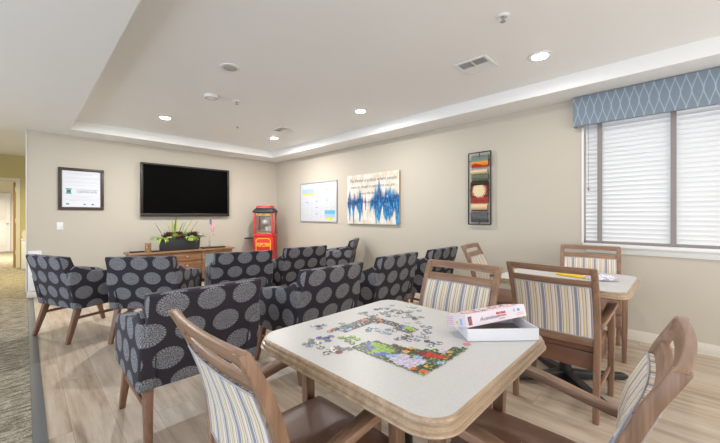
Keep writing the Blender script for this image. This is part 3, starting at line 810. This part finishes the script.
for i in range(9): x = .23+i*.033; box(b, x, x+.022, -.0145, -.0136, -.31, -.31+random.uniform(.015, .04), 2)
obj('corner_picture', b, AW, bd, smooth=False)
for x, z in ((-.03, .29), (.30, .24), (-.03, .02), (.30, .03), (-.03, -.11), (-.35, 0), (-.03, -.24)): obj('blue_note', bx(x-.04, x+.04, -.0135, -.0125, z-.006, z+.006), M['ink_blue'], bd, smooth=False)
for z in (.20, .0, -.12): obj('lime_note', bx(.44, .50, -.0135, -.0125, z-.006, z+.006), M['ink_lime'], bd, smooth=False)

pt = wall_thing('canvas_painting', 'abstract blue and cream canvas with handwritten verse on right wall', 'painting', 3.752, 1.50)
b = bx(-.592, .592, -.038, -.0001, -.43, .43, 0)
o = obj('canvas', b, [M['canvas'], M['ochre']], pt, smooth=False)
for p in o.data.polygons: p.material_index = 0 if p.normal.y < -.9 else 1
for line, z, x, sz in (('The theater is a place where people', .325, .0, .086), ('come to dream in public and you are', .215, .0, .078), ('among the first in it', .10, -.04, .07)):
    text('verse', line, sz, M['ink_dark'], pt, (x, -.0392, z), RF, .0004, shear=.35, sx=.86)

ar = wall_thing('metal_wall_art', 'tall narrow black metal frame wall art with coloured panels', 'wall art', 1.86, 1.565)
hx, hz = .147, .465
b = bmesh.new()
for x in (-hx, hx): box(b, x-.007, x+.007, -.045, -.031, -hz, hz)
for z in (-hz, hz): box(b, -hx, hx, -.045, -.031, z-.007, z+.007)
for z in (.36, .0-.02, -.33):
    for s_ in (-1, 1): box(b, *sorted((s_*hx, s_*.10)), -.042, -.034, z-.004, z+.004)
for s_ in (-1, 1): box(b, -.004, .004, -.042, -.034, *sorted((s_*hz, s_*(hz-.06))))
for z in (-.42, .42): box(b, -.11, .11, -.030, -.0, z-.006, z+.006)
obj('frame', b, M['black'], ar, bevel=.001)
def panel(name, x0, x1, z0, z1, cf, nx=22, nz=22, bulge=.012):
    b = bmesh.new(); cl_ = b.loops.layers.float_color.new('Col')
    x0 *= 1.08; x1 *= 1.08
    g_ = [[b.verts.new((x0+(x1-x0)*i/nx, -.030-bulge*math.sin(PI*j/nz), z0+(z1-z0)*j/nz)) for i in range(nx+1)] for j in range(nz+1)]
    for j in range(nz):
        for i in range(nx):
            f = b.faces.new((g_[j][i], g_[j][i+1], g_[j+1][i+1], g_[j+1][i])); c_ = (*cf((i+.5)/nx, (j+.5)/nz), 1)
            for l in f.loops: l[cl_] = c_
    bk = [b.verts.new((x, -.027, z)) for x, z in ((x0, z0), (x1, z0), (x1, z1), (x0, z1))]; 
    f = b.faces.new(bk)
    for l in f.loops: l[cl_] = (.02, .02, .02, 1)
    me = bpy.data.meshes.new(name); bmesh.ops.recalc_face_normals(b, faces=b.faces); b.to_mesh(me); b.free(); me.materials.append(M['attr_satin'])
    o_ = bpy.data.objects.new(name, me); C.objects.link(o_); o_.parent = ar; return o_
rj = lambda c_, a_=.2: tuple(max(0, min(1, z*random.uniform(1-a_, 1+a_))) for z in c_)
panel('landscape_panel', -.10, .11, .275, .425, lambda u, v: rj((.45, .035, .012) if v < .22+.1*math.sin(u*6) else (.72, .26, .03) if v < .45 else (.35, .25, .12) if v < .55 else (.15, .20, .185)), bulge=.02)
panel('copper_strip', -.11, .10, .19, .245, lambda u, v: rj((.70, .56, .36), .1), bulge=.02)
panel('moss_panel', -.10, .11, .10, .185, lambda u, v: rj((.12, .13, .08), .5))
panel('charcoal_strip', -.10, .10, .03, .10, lambda u, v: rj((.02, .018, .016), .3))
def burst(u, v):
    d_ = math.hypot((u-.5)*1.0, (v-.58)*1.15) + random.uniform(-.05, .05)
    return rj((.72, .58, .36), .2) if d_ < .33 else rj((.45, .12, .05), .4) if d_ < .40 else rj((.10, .02, .015), .5) if v > .25 else rj((.32, .03, .02), .5)
panel('burst_panel', -.115, .11, -.19, .09, burst, 26, 32)
panel('copper_strip', -.10, .10, -.29, -.20, lambda u, v: rj((.66, .46, .26) if v > .15 else (.03, .02, .02), .15), bulge=.02)
panel('pebbled_panel', -.11, .10, -.44, -.30, lambda u, v: rj((.16, .16, .16) if math.sin(u*40)*math.sin(v*30+u*9) > 0 else (.03, .03, .03), .3))

# ------------------------------------------------------------------ console with its things
cr = thing('media_console', 'low oak media console with drawers and glass doors under the television', 'console', (2.0, 6.40, .001))
ctw = .82
b = bmesh.new(); box(b, -ctw-.03, ctw+.03, -.215, .235, .575, .603); obj('top', b, M['cred_top'], cr, bevel=.004)
b = bmesh.new()
box(b, -ctw, ctw, -.17, .22, .06, .085); box(b, -ctw, ctw, .20, .22, .085, .574)
for x in (-ctw, -.27, .27-.02, ctw-.02): box(b, x, x+.02, -.17, .20, .085, .574)
box(b, .27, ctw-.02, -.12, .20, .32, .335); box(b, -ctw+.02, -.27, -.12, .20, .32, .335)
obj('carcass', b, M['cred'], cr, smooth=False)
for x in (-ctw+.03, ctw-.03):
    for y in (-.15, .19): obj('leg', bx(x-.025, x+.025, y-.02, y+.02, 0, .06), M['cred'], cr)
for i in range(3):
    z0 = .09+i*.161
    dr = obj('drawer', bx(-.246, .246, -.192, -.171, z0, z0+.152), M['cred'], cr, bevel=.003)
    kb = bmesh.new(); bmesh.ops.create_uvsphere(kb, u_segments=12, v_segments=8, radius=.013); bmesh.ops.translate(kb, verts=kb.verts, vec=(0, -.205, z0+.085)); obj('knob', kb, M['chrome'], dr)
for x0, x1, kx in ((-ctw+.003, -.253, -.275), (.253, ctw-.003, .275)):
    b = bmesh.new(); z0, z1 = .09, .570; w_ = .05
    box(b, x0, x0+w_, -.192, -.171, z0, z1); box(b, x1-w_, x1, -.192, -.171, z0, z1); box(b, x0+w_, x1-w_, -.192, -.171, z0, z0+w_); box(b, x0+w_, x1-w_, -.192, -.171, z1-w_, z1)
    dr = obj('door', b, M['cred'], cr, bevel=.003)
    obj('glass_pane', bx(x0+w_, x1-w_, -.184, -.180, z0+w_, z1-w_), M['cabglass'], dr, smooth=False)
    kb = bmesh.new(); bmesh.ops.create_uvsphere(kb, u_segments=12, v_segments=8, radius=.012); bmesh.ops.translate(kb, verts=kb.verts, vec=(kx, -.205, .45)); obj('knob', kb, M['chrome'], dr)
CZ = .6055
pl = thing('potted_succulents', 'long charcoal trough planter full of succulents on the oak console', 'plant', (1.93, 6.36, CZ))
b = bmesh.new(); loft(b, [[(x, y, z) for x, y in ((-a_, -c_), (a_, -c_), (a_, c_), (-a_, c_))] for a_, c_, z in ((.30, .085, 0), (.315, .095, .215), (.298, .08, .215), (.295, .077, .19))])
obj('planter', b, M['planter'], pl, bevel=.003)
obj('soil', bx(-.294, .294, -.076, .076, .17, .20), M['soil'], pl)
def blade(bm, base, az, ln, w_, lean, mi=0, curl=.6, n_=6):
    rows = []
    p = Vector(base); el = PI/2-lean
    dh = Vector((math.cos(az), math.sin(az), 0)); sd = Vector((-math.sin(az), math.cos(az), 0))
    for i in range(n_+1):
        u = i/n_; ww = w_*(math.sin(PI*(u*.8+.2))**.7)*(1 if u < 1 else 0)+.0008
        nrm = -dh*math.sin(el)+Vector((0, 0, 1))*math.cos(el)
        th = .002+.15*ww
        rows.append([p-sd*ww, p-nrm*th, p+sd*ww, p+nrm*th*.3])
        p = p + (dh*math.cos(el)+Vector((0, 0, 1))*math.sin(el))*(ln/n_); el -= curl/n_
    loft(bm, rows, mi=mi)
def rosette(name, x, y, z, r, mat, nl=26):
    b = bmesh.new()
    for i in range(nl):
        u = i/nl; blade(b, (x, y, z), i*2.4, r*(1-.55*u), r*.23, R(72-60*u), curl=-.5, n_=4)
    obj(name, b, mat, pl)
bl_b = bmesh.new()
for x, az, ln, lean in ((-.12, 2.6, .36, .25), (-.10, .4, .39, .05), (-.07, 1.2, .34, .02), (-.10, 4, .36, .12), (-.04, .1, .30, .22), (.02, .2, .38, .42), (-.02, 0, .33, .30), (.12, .1, .37, .45), (-.25, 3.1, .30, .35), (.10, 3.1, .33, .75), (.0, 3.3, .30, .9)):
    blade(bl_b, (x, random.uniform(-.03, .03), .19), az, ln*1.1, .021, lean, random.choice([0, 1]), curl=.25)
obj('blade_leaves', bl_b, [M['leaf'], M['leaf_edge']], pl)
for i, (x, y, z, r, m_) in enumerate(((-.18, -.04, .22, .085, 'burg'), (-.10, -.07, .20, .075, 'lime'), (-.04, -.05, .23, .08, 'burg'), (.05, -.06, .22, .075, 'mint'), (.13, -.04, .21, .07, 'burg'), (.22, -.03, .22, .08, 'burg'), (-.05, -.09, .17, .05, 'burg'), (.02, -.09, .18, .055, 'burg'), (-.24, -.04, .20, .06, 'burg'), (.27, -.02, .19, .05, 'burg'))):
    rosette('succulent_rosette', x, y, z+.03, r*1.5, M[m_])
b = bmesh.new()
for cx, n_, L_ in ((.15, 34, .17), (-.26, 12, .17), (-.29, 14, .26)):
    for i in range(n_):
        az = random.uniform(-PI, 0); blade(b, (cx+random.uniform(-.03, .03), -.07, .20), az, random.uniform(.5, 1)*L_, .010, random.uniform(.7, 1.3), curl=random.uniform(1.2, 2.4))
obj('trailing_leaves', b, M['lime'], pl)
for s_ in (-1, 1):
    b = bmesh.new()
    for i in range(16): blade(b, (s_*.28, random.uniform(-.05, .03), .20), (0 if s_ > 0 else PI)+random.uniform(-.6, .6), random.uniform(.10, .20), .006, random.uniform(.9, 1.5), curl=.5)
    obj('side_sprigs', b, M['mint'], pl)

b = bmesh.new(); lathe(b, [(.044, 0), (.047, .01), (.046, .15), (.042, .152), (.041, .02)], 28); tag(obj('candle_holder', b, M['gold'], loc=(1.435, 6.33, CZ)), 'gold mosaic cylinder candle holder left of the planter on the console', 'candle holder')
b = bmesh.new(); box(b, -.10, .10, -.05, .05, 0, .018); tag(obj('remote_tray', b, M['black'], bevel=.006, loc=(1.30, 6.43, CZ)), 'flat black tray at left end of the console behind the candle holder', 'tray')
b = bmesh.new(); box(b, -.07, .07, -.03, .03, 0, .018); tag(obj('remote_control', b, M['black'], bevel=.006, loc=(1.545, 6.30, CZ)), 'short black remote control between the candle holder and planter', 'remote control')
b = bmesh.new(); box(b, -.20, .20, -.09, .09, 0, .022); box(b, -.19, .19, -.0915, -.0905, .006, .012); tag(obj('disc_player', b, M['black'], bevel=.004, loc=(2.50, 6.34, CZ)), 'slim black disc player at right end of the oak console', 'disc player')
fl = thing('desk_flag', 'small stars and stripes flag on a stick standing on the disc player', 'flag', (2.45, 6.38, CZ+.0225), R(-40))
b = bmesh.new(); lathe(b, [(.034, 0), (.034, .006), (.014, .02), (.020, .10), (.018, .10), (.010, .02)], 20); obj('clear_base', b, M['glass'], fl)
b = bmesh.new(); tube(b, [(0, 0, .02), (.004, 0, .56)], .003); lathe(b, [(.001, .55), (.006, .558), (.006, .566), (.001, .575)], 10, .004, 0); obj('stick', b, M['chrome'], fl)
b = bmesh.new(); nx, nz = 14, 13
def fp(i, j):   # drooping cloth
    u = i/nx; z = .54 - .0155*j*(1) - u*.12 + .0*j
    return (.006+u*.085+.012*math.sin(u*9+j*.25)*u, -.02*math.sin(u*13+j*.2)*u-.003, z)
g_ = [[b.verts.new(fp(i, j)) for i in range(nx+1)] for j in range(nz+1)]
for j in range(nz):
    for i in range(nx):
        f = b.faces.new((g_[j][i], g_[j+1][i], g_[j+1][i+1], g_[j][i+1])); f.material_index = 2 if (j < 7 and i < 6) else (0 if j % 2 == 0 else 1)
        if j < 7 and i < 6 and (i+j) % 2 == 0:
            c_ = f.calc_center_median(); s_ = b.verts; q = .003
            for yy in (-.0012,):
                b.faces.new([b.verts.new(c_+Vector((dx_, yy, dz_))) for dx_, dz_ in ((-q, 0), (0, -q), (q, 0), (0, q))]).material_index = 1
fo = obj('cloth', b, [M['flag_red'], M['flag_white'], M['flag_blue']], fl, smooth=True)
sm = fo.modifiers.new('thickness', 'SOLIDIFY'); sm.thickness = .0008

# ------------------------------------------------------------------ popcorn machine on cart
pc = thing('popcorn_machine', 'red popcorn machine on its red cart in the corner by the television', 'popcorn machine', (3.64, 6.41, .001), R(-45))
hw, hd = .197, .18
rb = bmesh.new(); box(rb, -hw, hw, -hd, hd, .30, .76); obj('cart_cabinet', rb, M['red'], pc, bevel=.006)
b = bmesh.new()
for sx in (-1, 1):
    for sy in (-1, 1): box(b, sx*hw-.018*(sx > 0), sx*hw+.018*(sx < 0), sy*hd-.018*(sy > 0), sy*hd+.018*(sy < 0), .14, .299)
obj('cart_frame', b, M['red'], pc)
for sx in (-1, 1):
    wb = bmesh.new()
    for x in (0,): loft(wb, [[(sx*(hw+.004)+dx_, -.10*0+.12*math.cos(a_), .125+.12*math.sin(a_)) for a_ in [2*PI*i/28 for i in range(28)]] for dx_ in ((0, .016) if sx > 0 else (-.016, 0))])
    obj('wheel', wb, M['yellow'], pc, bevel=.003)
for sy in (-.15,):
    for sx in (-1, 1):
        obj('caster_leg', bx(sx*.18-.012, sx*.18+.012, sy-.012, sy+.012, 0, .139), M['black'], pc, bevel=.003)
obj('lower_shelf', bx(-hw+.02, hw-.02, -hd+.02, hd-.02, .215, .235), M['yellow'], pc)
obj('side_shelf', bx(-hw-.22, -hw-.001, -.13, .13, .715, .745), M['black'], pc, bevel=.01)
obj('machine_base', bx(-hw+.004, hw-.004, -hd+.004, hd-.004, .762, .83), M['red'], pc, bevel=.004)
for sx in (-1, 1):
    for sy in (-1, 1): x = sx*(hw-.018); y = sy*(hd-.018); obj('corner_post', bx(x-.017, x+.017, y-.017, y+.017, .831, 1.27), M['red'], pc)
b = bmesh.new()
box(b, -hw+.036, hw-.036, -hd+.012, -hd+.016, .832, 1.19); box(b, -hw+.036, hw-.036, hd-.016, hd-.012, .832, 1.19)
box(b, -hw+.012, -hw+.016, -hd+.036, hd-.036, .832, 1.19); box(b, hw-.016, hw-.012, -hd+.036, hd-.036, .832, 1.19)
obj('glass_case', b, M['glass'], pc, smooth=False)
sg = obj('header_sign', bx(-hw+.034, hw-.034, -hd+.002, -hd+.010, 1.19, 1.268), M['navy'], pc)
text('sign_lettering', 'POPCORN', .075, M['yellow'], pc, (0, -hd+.001, 1.228), RF, .0005, sx=.85, bold=.001)
b = bmesh.new(); loft(b, [[(x, y, z) for x, y in rrect(a_, c_, r_, 4)] for a_, c_, r_, z in ((hw-.002, hd-.002, .01, 1.271), (hw+.02, hd+.02, .02, 1.285), (hw+.018, hd+.018, .02, 1.32), (hw-.03, hd-.03, .02, 1.375))])
obj('canopy', b, M['planter'], pc)
b = bmesh.new(); loft(b, [[(x, y, z) for x, y in rrect(a_, c_, .015, 4)] for a_, c_, z in ((hw-.035, hd-.035, 1.376), (hw-.045, hd-.045, 1.425))]); obj('canopy_cap', b, M['red'], pc)
b = bmesh.new(); lathe(b, [(.02, 1.02), (.075, 1.03), (.082, 1.06), (.08, 1.11), (.085, 1.115), (.085, 1.125), (.01, 1.13)], 24); tube(b, [(0, 0, 1.13), (0, 0, 1.27)], .008); obj('kettle', b, M['chrome'], pc)
b = bmesh.new(); bmesh.ops.create_grid(b, x_segments=40, y_segments=34, size=1)
for v in b.verts:
    h_ = .045*math.exp(-((v.co.x+.2)**2+v.co.y**2)*1.5)+.012*math.sin(v.co.x*37)*math.sin(v.co.y*41)+random.uniform(0, .01)
    v.co = Vector((v.co.x*(hw-.038), v.co.y*(hd-.038), .865+h_))
pp = obj('popcorn', b, M['popcorn'], pc); pp['kind'] = 'stuff'
obj('popcorn_skirt', bx(-hw+.037, hw-.037, -hd+.037, hd-.037, .832, .864), M['popcorn'], pc, smooth=False)
b = bmesh.new(); box(b, .02, .09, -.10, -.06, .87, .98); box(b, .10, .15, -.09, -.05, .87, 1.0); obj('paper_bags', b, M['cardwhite'], pc, rot=(0, 0, 0), bevel=.003)
b = bmesh.new(); z0, z1 = .46, .73; x1_ = .150; ch = .04; w_ = .0065
pts = [(-x1_, z0), (x1_, z0), (x1_, z1-ch), (x1_-ch, z1), (-x1_+ch, z1), (-x1_, z1-ch)]
for (xa, za), (xb, zb_) in zip(pts, pts[1:]+pts[:1]):
    d_ = Vector((xb-xa, 0, zb_-za)); n2 = Vector((-d_.z, 0, d_.x)).normalized()*w_
    q = [Vector((xa, 0, za))-n2, Vector((xb, 0, zb_))-n2, Vector((xb, 0, zb_))+n2, Vector((xa, 0, za))+n2]
    loft(b, [[v+Vector((0, yy, 0)) for v in q] for yy in (-hd-.003, -hd-.0005)])
obj('sign_border', b, M['yellow'], pc, smooth=False)
text('cart_lettering', 'POPCORN', .115, M['yellow'], pc, (0, -hd-.002, .595), RF, .0008, sx=.50, bold=.003)

# ------------------------------------------------------------------ hall things
hc = thing('hall_cabinet', 'white half height cabinet against the olive hall wall beyond the room', 'cabinet', (.30, 10.79, .0045))
obj('body', bx(-.35, .35, -.17, .17, 0, .65), M['white'], hc, bevel=.004); obj('top', bx(-.36, .36, -.18, .18, .651, .68), M['white'], hc, bevel=.004)
b = bmesh.new(); lathe(b, [(.03, 0), (.05, .06), (.045, .12), (.025, .17), (.03, .2)], 18); tag(obj('hall_vase', b, M['cream'], loc=(-.005, 10.75, .686)), 'small cream rounded vase on the white hall cabinet', 'vase')

# ------------------------------------------------------------------ ceiling fixtures
def make_light(label, lit, loc):
    t = thing('recessed_light', label, 'ceiling light', loc, 0, 'recessed ceiling lights')
    b = bmesh.new(); lathe(b, [(.088, 0), (.092, -.004), (.088, -.010), (.066, -.013), (.062, -.009)], 36)
    obj('trim_ring', b, M['plate'], t)
    b = bmesh.new(); lathe(b, [(.062, -.012), (.058, -.017), (.03, -.020), (.005, -.0205)], 32) if lit else lathe(b, [(.06, -.0131), (.058, -.0145)], 32)
    obj('lens', b, M['lens'] if lit else M['lens_off'], t)
    return t
LP = [(1.385, 5.19, 'lit recessed ceiling light above the left end of the television'), (3.10, 5.17, 'lit recessed ceiling light in the far right corner of the tray beside a vent'),
      (3.10, 3.02, 'lit recessed ceiling light above the blue painting, middle of the right row'), (3.12, .87, 'lit recessed ceiling light nearest the window valance')]
l0 = make_light(LP[0][2], True, (LP[0][0], LP[0][1], ZT-.0005))
for x, y, lab in LP[1:]: dup(l0, (x, y, ZT-.0005), 0, lab)
for x, y in ((1.385, .87), (1.385, -1.28), (3.12, -1.28)): dup(l0, (x, y, ZT-.0005), 0, 'lit recessed ceiling light behind the camera position')
make_light('unlit white round recessed light left of ceiling centre', False, (1.345, 3.01, ZT-.0005))
def lamp(x, y, z, p, col=(1, .97, .93), size=.12, name='lamp', spread=150):
    la = bpy.data.lights.new(name, 'AREA'); la.shape = 'DISK'; la.size = size; la.energy = p; la.color = col; la.spread = R(spread)
    o_ = bpy.data.objects.new('lamp_light', la); C.objects.link(o_); o_.location = (x, y, z); return o_
LIT = [(1.385, 5.19), (3.10, 5.17), (3.10, 3.02), (3.12, .87), (1.385, .87), (1.385, -1.28), (3.12, -1.28)]
for x, y in LIT: lamp(x, y, ZT-.030, 24 if y > 4 else 13 if y > 2 else 4, spread=180)
sd = thing('smoke_detector', 'round white ceiling smoke detector with grille near the unlit light', 'smoke detector', (1.507, 3.88, ZT-.0005))
b = bmesh.new(); lathe(b, [(.075, 0), (.075, -.012), (.066, -.030), (.045, -.036), (.02, -.037)], 30); obj('housing', b, M['plate'], sd)
b = bmesh.new()
for i in range(10): a_ = 2*PI*i/10; box(b, -.014, .014, .040, .062, -.0345, -.031, 0, Matrix.Rotation(a_, 4, 'Z'))
obj('vent_slots', b, M['grille'], sd, smooth=False)
sp = thing('fire_sprinkler', 'small white fire sprinkler head on ceiling behind the smoke detector', 'sprinkler', (1.795, 3.845, ZT-.0005))
def sprink(t):
    b = bmesh.new(); lathe(b, [(.042, 0), (.042, -.006), (.030, -.012), (.028, -.004)], 26); obj('escutcheon', b, M['plate'], t)
    b = bmesh.new(); lathe(b, [(.010, -.006), (.010, -.020), (.004, -.022), (.004, -.036), (.018, -.037), (.018, -.040), (.003, -.041)], 16); obj('nozzle', b, M['grille'], t)
sprink(sp)
dup(sp, (2.327, .884, ZT-.0005), 0, 'small white fire sprinkler head at top centre of the picture')
b = bmesh.new(); lathe(b, [(.014, 0), (.014, -.006), (.006, -.022), (.002, -.024)], 14); tag(obj('ceiling_sensor', b, M['grille'], loc=(2.33, 4.96, ZT-.0005)), 'tiny grey sensor on ceiling between the two farthest lights', 'sensor')
def make_vent(label, loc, w_, rz=0):
    t = thing('ceiling_vent', label, 'air vent', loc, rz, 'ceiling air vents')
    b = bmesh.new(); h_ = w_/2
    box(b, -h_, h_, -h_, -h_+.025, -.01, 0); box(b, -h_, h_, h_-.025, h_, -.01, 0); box(b, -h_, -h_+.025, -h_+.025, h_-.025, -.01, 0); box(b, h_-.025, h_, -h_+.025, h_-.025, -.01, 0)
    box(b, -.005, .005, -h_+.025, h_-.025, -.008, 0); box(b, -h_+.025, -.005, -.005, .005, -.008, 0); box(b, .005, h_-.025, -.005, .005, -.008, 0)
    obj('frame', b, M['plate'], t, bevel=.002)
    obj('duct_opening', bx(-h_+.026, h_-.026, -h_+.026, h_-.026, -.001, 0), M['grille'], t, smooth=False)
    for qx, qy, d_ in ((-1, -1, 0), (1, -1, 1), (1, 1, 0), (-1, 1, 1)):
        b = bmesh.new(); L_ = h_-.032
        for i in range(8):
            u = .008+i*(L_/8)
            m_ = Matrix.Translation((qx*.006, qy*.006, 0))
            tlt = Matrix.Rotation(R(38)*(qx if d_ else -qy), 4, 'Y' if d_ else 'X')
            if d_: mm = Matrix.Translation((qx*(.006+u), qy*(.006+L_/2), -.005)) @ tlt; box(b, -.006, .006, -L_/2, L_/2, -.0006, .0006, 0, mm)
            else: mm = Matrix.Translation((qx*(.006+L_/2), qy*(.006+u), -.005)) @ tlt; box(b, -L_/2, L_/2, -.006, .006, -.0006, .0006, 0, mm)
        obj('louvre', b, M['plate'], t, smooth=False)
    return t
v0 = make_vent('square white four way air vent near the light by the window', (2.915, 1.35, ZT-.0005), .30)
dup(v0, (2.93, 4.60, ZT-.0005), 0, 'small distant square air vent beside the far corner ceiling light')

# ------------------------------------------------------------------ lights
def area(x, y, z, sx, sy, rot, p, col, name):
    la = bpy.data.lights.new(name, 'AREA'); la.shape = 'RECTANGLE'; la.size = sx; la.size_y = sy; la.energy = p; la.color = col
    o_ = bpy.data.objects.new(name, la); C.objects.link(o_); o_.location = (x, y, z); o_.rotation_euler = rot; return o_
area(WX+.45, (wy0+wy1)/2, 1.6, 2.2, 1.5, (0, R(90), 0), 8, (.90, .95, 1), 'daylight_window')
area(XL+.05, 1.8, 1.4, 2.3, 8.0, (0, R(-108), 0), 75, (.76, .87, 1.0), 'left_fill_light')  # added cool fill standing in for unseen daylight, tilted up; no window modelled here
area(1.0, YN+.1, 1.4, 6.0, 2.2, (R(112), 0, 0), 98, (1, .97, .93), 'near_fill_light')  # added fill light just inside the solid near wall, which has no window
lamp(-.6, 9.0, 2.58, 45, (1, .86, .50), .3, 'hall_lamp')
lamp(-.7, 13.5, 2.58, 110, (1, .90, .72), .4, 'far_room_lamp')
w_ = bpy.data.worlds.new('world'); bpy.context.scene.world = w_; w_.use_nodes = True
bg = w_.node_tree.nodes['Background']; bg.inputs[0].default_value = (.80, .88, 1, 1); bg.inputs[1].default_value = .6

# ------------------------------------------------------------------ camera
cam = bpy.data.cameras.new('camera'); co = bpy.data.objects.new('camera', cam); C.objects.link(co)
cam.sensor_width = 36; cam.lens = 328/720*36; cam.shift_y = -(221.5-215.8)/720
co.location = (0, 0, 1.21); co.rotation_euler = (R(90), 0, R(-45.65)); cam.clip_start = .02
sc = bpy.context.scene; sc.camera = co
sc.view_settings.view_transform = 'Standard'; sc.view_settings.look = 'None'; sc.view_settings.gamma = 1; sc.view_settings.exposure = .81
